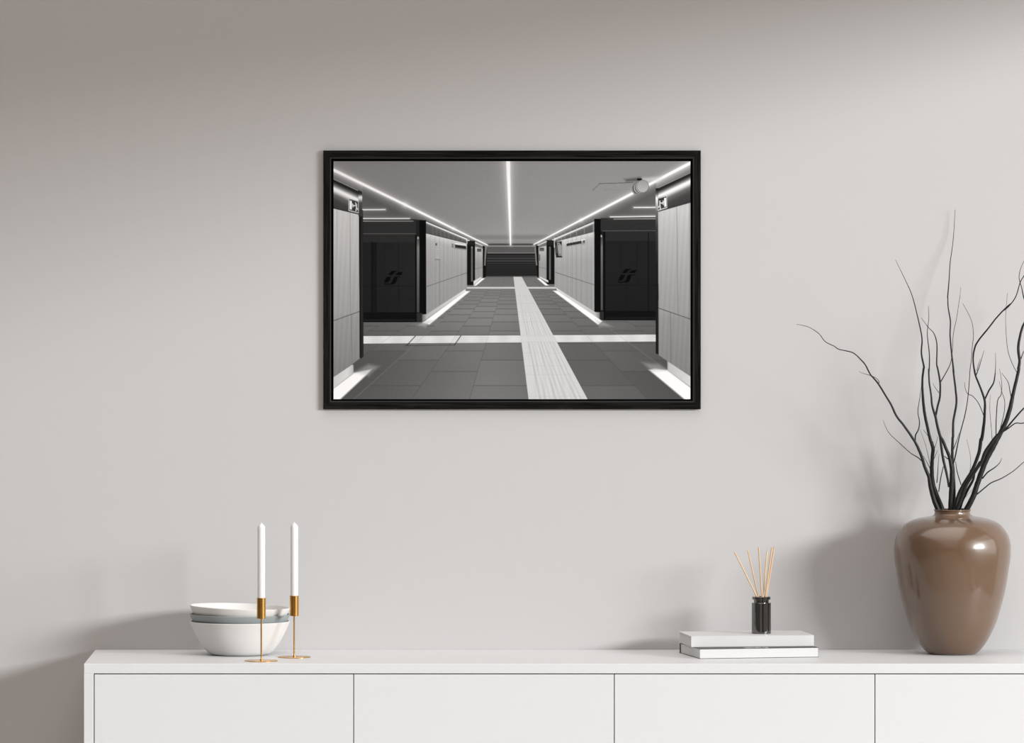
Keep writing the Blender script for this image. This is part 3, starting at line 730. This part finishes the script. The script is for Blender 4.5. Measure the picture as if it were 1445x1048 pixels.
for yy in (349, 353, 356, 359): line(615.5, yy, 619.5, yy + .4, .6, .6, 140, alpha=.6)
line(620.4, 367, 620.4, 429, .5, .5, 115)
poly([(637.3, 341), (640.3, 341.8), (640.3, 350), (637.3, 349)], 128); line(638, 342.5, 640, 342.8, 1.5, 1.5, 215)
poly([(641.5, 342), (657.9, 344.4), (657.9, 352.9), (641.5, 350.9)], 140); poly([(641.8, 342.2), (657.9, 344.6), (657.9, 346.6), (641.8, 344.6)], 228)
for i, xx in enumerate(np.arange(642.6, 657.6, 1.05)): line(xx, 345.0 + (xx - 641.5) * .15 + (i % 3) * .35, xx + .25, 348.6 + (xx - 641.5) * .15 - (i % 2) * .4, .95, .95, 22)
line(641.8, 349.4, 657.6, 351.3, .6, .6, 95)
poly([(595.8, 443.6), (602, 443.2), (602, 449.8), (595.8, 454.4)], stops('x', [(596, 110), (602, 180)])); poly([(601.8, 443.2), (657, 407.6), (657, 410.6), (601.8, 450)], stops('x', [(602, 182), (640, 205), (657, 230)]))
poly([(596, 455.2), (606, 457.8), (663.5, 410.6), (657, 410.6)], 250, soft=1.8); poly([(590, 459), (600, 461), (612, 452), (600, 452)], 190, soft=6, alpha=.6)
# recess and second wall
rect(658.9, 339.6, 670.4, 402.2, 20); rect(660, 339.6, 669, 346, 34); rect(664.8, 348, 667.0, 397, 104); rect(665.2, 347.6, 666.6, 350, 170, alpha=.7); line(658.5, 339, 662, 339, 1.5, 1.5, 225)
line(659, 336.8, 659, 343.4, .9, .9, 225)
poly([(670.3, 340.8), (682.5, 346), (682.5, 351), (670.5, 348)], 112); line(671, 342.4, 682, 347, 1.2, .8, 235)
poly([(670.5, 347.8), (681.4, 350.6), (681.4, 390.4), (670.8, 396.2)], lerpv(348, 190, 372, 150)); rect(673.2, 350.7, 679.3, 355.3, 92); line(673.4, 352, 679, 352.3, .7, .7, 45)
line(670.8, 379.3, 681.4, 376.5, .6, .6, 110); line(675, 357, 675, 393, .4, .4, 130)
poly([(668.2, 396.4), (679, 390.5), (679, 392.3), (668.2, 402.4)], 218); poly([(668.3, 403), (679.6, 392.6), (684.3, 392.6), (671.6, 403)], 250, soft=1.3)
poly([(681.2, 346.5), (686.5, 348), (687.5, 358), (685.4, 391), (681.2, 392)], 20); poly([(684.4, 346), (687.1, 346), (684.9, 374.5), (683.3, 374.5)], 128)

# ---- right side
rect(839, 308.5, 925.6, 452, 29)
poly([(839, 308.6), (925.6, 308.6), (925.6, 326), (839, 326)], 47)
line(894.6, 292.7, 925.6, 292.4, 1.3, 1.3, 240, 1.6, .35); line(861.3, 306, 925.6, 305, 1.2, 1.2, 235, 1.4, .35)
line(848, 308, 926, 307, .9, .9, 40); line(866, 309.1, 925, 308.6, .9, .9, 185, alpha=.8)
line(850, 325.8, 926, 325.5, .8, .8, 95); rect(853.5, 326.5, 926, 339.8, 42)
rect(853.5, 339.8, 926, 438.5, lambda x, y: 33 - 4 * np.clip((y - 380) / 60, 0, 1))
for xx in (876.2, 898.8): line(xx, 341, xx, 401, .6, .6, 24)
line(915, 328, 915, 448, 1.2, 1.2, 16); line(883.3, 402, 883.3, 438, .6, .6, 23); line(853, 402, 926, 402, .7, .7, 22)
rect(853, 438.5, 926, 451.4, 17); line(855, 448.6, 926, 448.6, .8, .8, 42); rect(851.3, 327, 854.2, 451, 14)
rect(847.6, 334, 850.6, 437.5, stops('y', [(334, 70), (350, 115), (400, 85), (438, 80)])); rect(847.8, 331.5, 849.6, 334.5, 220, alpha=.8)
rect(838.7, 308.6, 847.6, 440.2, 12); rect(846, 440, 851.8, 451.4, 44)
mark(865, 367.3)
poly([(781.8, 335.5), (838.3, 311.4), (838.3, 326.8), (781.8, 341.2)], band_grad((781.8, 336), (838.3, 312), [(0, 60), (.9, 235), (2.2, 225), (3.8, 115), (6, 96), (17, 86)]))
for xx in (787, 792, 797, 805, 813.5, 824.5): line(xx, 334.5 - (xx - 782) * .42, xx, 341 - (xx - 782) * .25, .8, .8, 180, alpha=.5)
poly([(781.8, 341), (838.5, 326.8), (838.5, 440), (782.5, 404.3)], lambda x, y: np.interp(y - (341 - (x - 781.8) * .25), [0, 3, 10, 40, 110], [215, 205, 178, 160, 150]) + 5 * np.sin(x * 1.7) * np.sin(x * .8))
line(782, 340.9, 838.3, 326.7, .7, .7, 60); rect(836.4, 312, 838.5, 438, 175, alpha=.5)
for xx in (795, 801.5, 807.5, 813.5, 820, 829): line(xx, 341 - (xx - 782) * .25, xx, 405 + (xx - 782) * .62, .5, .5, 122, alpha=.5)
line(783.5, 384, 838.5, 401.8, .7, .7, 88)
# loudspeaker box on that wall
poly([(782.3, 341.2), (792.8, 340), (792.8, 362.8), (785, 363.2), (783.8, 358)], 45); poly([(786, 342), (789, 342), (792.6, 346.5), (792.6, 360.8), (788.2, 360.8)], 152)
rect(784, 346, 787, 357, 88, alpha=.7); rect(787.6, 343.6, 789, 345.6, 80); rect(789.2, 357.8, 791, 359.6, 90); line(785, 362.3, 792.8, 362.3, 1.3, 1.3, 26)
poly([(799, 343), (825.6, 337.2), (825.6, 344.6), (799, 348.9)], 150); poly([(799, 342.8), (825.6, 337), (825.6, 338.8), (799, 344.6)], 236)
for i, xx in enumerate(np.arange(800, 820.5, 1.15)): line(xx, 344.2 - (xx - 799) * .2 - (i % 3) * .3, xx + .2, 346.9 - (xx - 799) * .2 + (i % 2) * .4, 1.0, 1.0, 26)
line(800, 347.6, 820, 344.6, .6, .6, 190); rect(823, 338.8, 825, 342.6, 70)
poly([(785.4, 406.2), (840, 440.2), (840, 446.8), (785.4, 408.7)], stops('x', [(785, 225), (800, 205), (840, 190)])); poly([(839.8, 440.2), (846.2, 440.4), (846.2, 451.4), (839.8, 446.8)], stops('x', [(840, 185), (846, 125)]))
poly([(780.2, 410), (786.8, 410), (850, 453), (844, 458)], 250, soft=1.8); poly([(840, 451), (852, 454), (862, 460), (846, 461)], 180, soft=6, alpha=.5)
# far recess and far wall
rect(771, 338.8, 782.6, 400.9, 20); rect(772, 339, 782, 346, 34); rect(774.9, 348, 777.1, 394.5, 104); line(780, 338.2, 783, 338.2, 1.5, 1.5, 225); line(782.3, 335.5, 782.3, 349, .9, .9, 220)
poly([(759, 346.3), (771, 340.2), (771, 346.8), (759.3, 349.4)], 112); line(759.5, 346, 771, 340.8, .8, 1.2, 235)
poly([(759.5, 349.4), (770.9, 346.7), (770.9, 394.8), (760.2, 390)], lerpv(348, 190, 372, 152)); rect(761.3, 349.4, 767.9, 354.2, 96); line(761.6, 351, 767.6, 350.6, .7, .7, 50); rect(761, 358.8, 762, 367.6, 40)
line(760, 376.5, 770.9, 379, .6, .6, 110)
poly([(761.6, 390), (773.6, 395.6), (773.6, 398.6), (761.6, 391.8)], 220); poly([(757.8, 392.6), (761.8, 392.6), (774.2, 402.6), (769.5, 402.6)], 250, soft=1.3)
poly([(756, 346), (760, 347), (760.5, 391), (758.2, 391), (755, 358)], 20); poly([(754, 346), (756, 346), (758, 374.3), (756.4, 374.3)], 128)

# ---- light strips
line(471.3, 240.0, 571.8, 288.8, 3.9, 3.0, 255, 3.2, .5); line(571.8, 288.8, 640, 322.5, 3.0, 2.1, 255, 2.6, .5); line(640, 322.5, 687.9, 345.6, 1.9, 1.1, 255, 1.6, .45)
line(975, 229.4, 915, 260.8, 3.9, 3.3, 255, 3.2, .5); line(892, 273, 820, 310.3, 3.2, 2.2, 255, 2.6, .5); line(820, 310.3, 753.3, 344.9, 2.0, 1.1, 255, 1.8, .45)
line(716.9, 222, 720.5, 345.2, 5.6, 1.4, 255, 5.5, .55)

# ---- near pillars
poly([(470, 252.5), (506, 268.8), (506, 302.6), (470, 294)], band_grad((471, 253), (505, 268.8), [(0, 30), (4, 45), (8, 120), (12.5, 250), (15.5, 235), (21, 110), (29, 70), (45, 58)]))
line(471, 252.8, 505, 268.9, .7, .7, 175)
poly([(505.8, 268), (511, 270.6), (511.2, 300), (505.8, 300)], stops('y', [(269, 30), (274, 60), (278, 240), (281, 200), (286, 80), (300, 62)]))
poly([(470, 293.6), (506.4, 302.2), (507.6, 505.6), (497, 513.8), (470, 532.3)], lambda x, y: np.interp(y, [295, 330, 400, 440, 450, 500, 530], [205, 190, 165, 155, 147, 134, 124]) + 3 * np.sin(x * .9 + y * .05) + 2 * np.sin(x * 2.3))
line(470, 293.5, 506.2, 302.1, 1.0, 1.0, 30)
line(493.9, 300, 494.6, 444, .6, .6, 120); line(475.2, 296, 475.6, 450, .6, .6, 160); line(471, 452.3, 507, 439.4, .9, .9, 70); line(495.6, 444, 497, 513, .6, .6, 105)
poly([(506.3, 302), (512.4, 302), (512.9, 503), (509.2, 506), (507.5, 504)], stops('x', [(506.3, 15), (508.5, 26), (511, 44), (512.9, 26)])); rect(505.9, 296, 512.2, 305, 58)
poly([(470, 532.4), (497, 514.2), (498.8, 515), (499.2, 525.6), (470, 547.6)], stops('x', [(471, 200), (490, 212), (497, 190), (499.2, 150)]))
poly([(470, 548), (499.5, 525.8), (524, 521), (519, 527), (480, 563.5), (466, 575)], 246, soft=3.2); poly([(500, 525), (520, 514), (534, 517), (520, 530)], 170, soft=8, alpha=.55)
poly([(926.2, 266.4), (975, 243.5), (975, 285.3), (928.8, 298.5)], band_grad((926.5, 266.4), (974, 244), [(0, 30), (4, 48), (7.5, 130), (11, 250), (14.5, 235), (20, 110), (28, 70), (45, 56)]))
line(926.5, 266.2, 975, 243.4, .7, .7, 160)
poly([(925.1, 266), (928.9, 265), (929, 500), (925.3, 498.6)], stops('y', [(267, 30), (273, 90), (279, 245), (286, 210), (298, 110), (320, 60), (380, 30), (500, 26)]))
poly([(928.8, 298.4), (975, 285.4), (975, 531.6), (941.6, 509.2), (929.8, 501)], lambda x, y: np.interp(y, [295, 330, 400, 440, 450, 500, 530], [200, 182, 160, 152, 144, 134, 128]) + 3 * np.sin(x * .9 + y * .05) + 2 * np.sin(x * 2.3))
line(928.8, 298.3, 975, 285.2, 1.0, 1.0, 40)
line(955, 292, 956.6, 443.4, .6, .6, 115); line(972.8, 287, 973, 449, .6, .6, 110); line(929.7, 434.7, 975, 450.4, .9, .9, 70); line(946.4, 441, 946.6, 512, .6, .6, 95)
poly([(941.6, 509.2), (975, 531.4), (975, 546), (941.8, 521.6)], stops('x', [(941, 150), (944, 190), (975, 214)]))
poly([(941.8, 522), (975, 546.8), (980, 575), (965, 562.6), (916, 521.8), (924, 520)], 246, soft=3.2); poly([(908, 512), (930, 514), (942, 522), (920, 524)], 175, soft=8, alpha=.55)
# exit pictograms
poly([(491.8, 279.0), (506.1, 283.4), (506.1, 301), (491.8, 297.4)], 200); poly([(492.9, 280.8), (505.2, 284.6), (505.2, 299.6), (492.9, 296.2)], 58)
poly([(493.4, 282.6), (496.5, 283.5), (496.5, 295.8), (493.4, 295)], 246)
for a in ((501.7, 286.2, 503.2, 289), (503, 289, 500, 290.3), (500, 290.3, 497.4, 289.2), (497.4, 287.5, 498, 292), (503, 289, 503, 293), (503, 293, 502.4, 297.4), (503, 293, 505, 295.5)): line(*a, 1.5, 1.5, 215)
poly([(928.1, 278.2), (941.2, 274.5), (941.7, 293.3), (928.1, 297.6)], 205); poly([(928.8, 280.2), (940.5, 276.9), (940.9, 292), (928.8, 295.8)], 58)
poly([(937.2, 279.4), (940.1, 278.6), (940.4, 291.2), (937.4, 292)], 246)
for a in ((931, 283.5, 931.2, 287), (931.2, 286, 934, 286.6), (934, 286.6, 936.4, 285), (936, 283.5, 936, 288.5), (931.2, 287, 931.4, 291), (931.4, 291, 932, 295), (931.2, 290, 929, 292.5)): line(*a, 1.5, 1.5, 220)
# ceiling camera or speaker with its hatch
line(845.7, 259.1, 893, 257.4, .8, .8, 78); line(836.5, 268.6, 845.7, 259.1, .8, .5, 90); line(852, 267.6, 890, 267.3, .5, .5, 120, alpha=.6)
poly([(882, 253), (904, 250), (906, 255), (884, 256)], 60, soft=6, alpha=.7); poly([(906, 251), (936, 249), (930, 256), (908, 257)], 215, soft=6, alpha=.6)
rect(899, 251.6, 905.6, 254.6, 22)
def disc(cx_, cy_, rx_, ry_, v, soft=px1):
    w = win(cx_ - rx_, cx_ + rx_, cy_ - ry_, cy_ + ry_)
    x, y = PX[w], PY[w]
    d = (1 - np.hypot((x - cx_) / rx_, (y - cy_) / ry_)) * min(rx_, ry_)
    a = np.clip(d / soft + .5, 0, 1)
    mixin(w, a, v(x, y) if callable(v) else v)
disc(899.2, 266, 8.3, 8.6, 150); disc(899.6, 265.8, 7.8, 8.2, 128); disc(901.2, 265, 8.2, 8.6, 58); disc(902.2, 264.7, 8.0, 8.5, 175); disc(904.0, 264.0, 8.3, 8.7, 64); disc(905, 263.5, 8.3, 8.8, 165)
disc(907, 262.7, 8.7, 9.0, 90); disc(907, 262.7, 8.2, 8.5, lambda x, y: 168 + 14 * np.clip((y - 262) / 8, -1, 1))
# plaster and paper grain
ns = rs.normal(0, 1.0, IMG.shape)
IMG = np.clip(IMG + ns * 1.6, 3, 255)
g01 = IMG / 255.0
LIN = np.where(g01 <= .04045, g01 / 12.92, ((g01 + .055) / 1.055) ** 2.4) * PRINT_WHITE

yp = YD - .0012
kp = (Z - yp) / F
wx = ((PX - 722.5) * kp - pc.x).ravel(); wz = (CAMZ - (PY - 197.0) * kp - pc.z).ravel()
nv = NX * NY
co = np.empty((nv + 8, 3), np.float32)
co[:nv, 0] = wx; co[:nv, 1] = -yp; co[:nv, 2] = wz
xa, xb, za, zb = wx.min(), wx.max(), wz.min(), wz.max()
e_ = .0002
co[nv:] = [(xa - e_, -yp + e_, za - e_), (xb + e_, -yp + e_, za - e_), (xb + e_, -yp + e_, zb + e_), (xa - e_, -yp + e_, zb + e_),
           (xa - e_, -.0036, za - e_), (xb + e_, -.0036, za - e_), (xb + e_, -.0036, zb + e_), (xa - e_, -.0036, zb + e_)]
ii = (np.arange(NY - 1)[:, None] * NX + np.arange(NX - 1)[None, :]).ravel()
q = np.stack([ii, ii + NX, ii + NX + 1, ii + 1], 1)
extra = np.array([[nv, nv + 1, nv + 5, nv + 4], [nv + 1, nv + 2, nv + 6, nv + 5], [nv + 2, nv + 3, nv + 7, nv + 6], [nv + 3, nv, nv + 4, nv + 7]])
allq = np.concatenate([q, extra]).astype(np.int32)
me = bpy.data.meshes.new('photo_print')
me.vertices.add(nv + 8); me.vertices.foreach_set('co', co.ravel())
me.loops.add(allq.size); me.loops.foreach_set('vertex_index', allq.ravel())
me.polygons.add(len(allq)); me.polygons.foreach_set('loop_start', np.arange(0, allq.size, 4, dtype=np.int32))
me.update(calc_edges=True)
at = me.color_attributes.new('tone', 'FLOAT_COLOR', 'POINT')
cc = np.zeros((nv + 8, 4), np.float32); cc[:, 3] = 1; cc[:nv, :3] = LIN.ravel()[:, None]
at.data.foreach_set('color', cc.ravel())
m = mat('photo_paper', (.5, .5, .5), rough=0.8, spec=0.02)
nt = m.node_tree
va = nt.nodes.new('ShaderNodeAttribute'); va.attribute_name = 'tone'
nt.links.new(va.outputs['Color'], nt.nodes['Principled BSDF'].inputs['Base Color'])
me.materials.append(m)
link(bpy.data.objects.new('photo_print', me), pic)

# ------------------------------------------------------------------ light
w = bpy.data.worlds.new('World'); bpy.context.scene.world = w
w.use_nodes = True
bg = w.node_tree.nodes['Background']
bg.inputs['Color'].default_value = (*WORLDC, 1); bg.inputs['Strength'].default_value = WORLDS
sky = w.node_tree.nodes
tc = sky.new('ShaderNodeTexCoord'); sp = sky.new('ShaderNodeSeparateXYZ')
mx = sky.new('ShaderNodeMath'); mx.operation = 'MAXIMUM'; mx.inputs[1].default_value = 0.0
pw = sky.new('ShaderNodeMath'); pw.operation = 'POWER'; pw.inputs[1].default_value = 2.0
ml = sky.new('ShaderNodeMath'); ml.operation = 'MULTIPLY_ADD'; ml.inputs[1].default_value = WORLDB; ml.inputs[2].default_value = WORLDS
L_ = w.node_tree.links
L_.new(tc.outputs['Generated'], sp.inputs[0]); L_.new(sp.outputs['Z'], mx.inputs[0]); L_.new(mx.outputs[0], pw.inputs[0]); L_.new(pw.outputs[0], ml.inputs[0]); L_.new(ml.outputs[0], bg.inputs['Strength'])
sun = bpy.data.lights.new('low_sun', 'AREA'); sun.shape = 'RECTANGLE'; sun.size = SUNW; sun.size_y = SUNH
sun.energy = SUN * math.pi * 625.0; sun.color = SUNC
so = link(bpy.data.objects.new('low_sun', sun))
d = Vector(SUNDIR).normalized()
so.location = Vector((0, 0, 1.15)) - d * 25.0
so.rotation_euler = d.to_track_quat('-Z', 'Y').to_euler()
al = bpy.data.lights.new('window_light', 'AREA'); al.shape = 'RECTANGLE'; al.size = WLEN; al.size_y = WZ - .12; al.energy = WINE; al.color = WINC
ao = link(bpy.data.objects.new('window_light', al))
ao.location = (XR + .16, -(.28 + WLEN / 2), (WZ + .12) / 2)
ao.rotation_euler = Vector((-1, 0, 0)).to_track_quat('-Z', 'Z').to_euler()

# ------------------------------------------------------------------ camera
cam = bpy.data.cameras.new('camera'); co_ = link(bpy.data.objects.new('camera', cam))
cam.sensor_fit = 'HORIZONTAL'; cam.sensor_width = 36.0; cam.lens = 36.0 * F / 1445.0
cam.shift_x = 0.0; cam.shift_y = -(524.0 - 197.0) / 1445.0
cam.clip_end = 100
co_.location = (0, -Z, CAMZ); co_.rotation_euler = (math.radians(90), 0, 0)
sc = bpy.context.scene
sc.camera = co_
sc.view_settings.view_transform = 'Standard'; sc.view_settings.look = 'None'; sc.view_settings.gamma = 1.0
sc.view_settings.use_curve_mapping = False
sc.view_settings.exposure = 0.10
sc.cycles.use_denoising = True
sc.cycles.max_bounces = 8
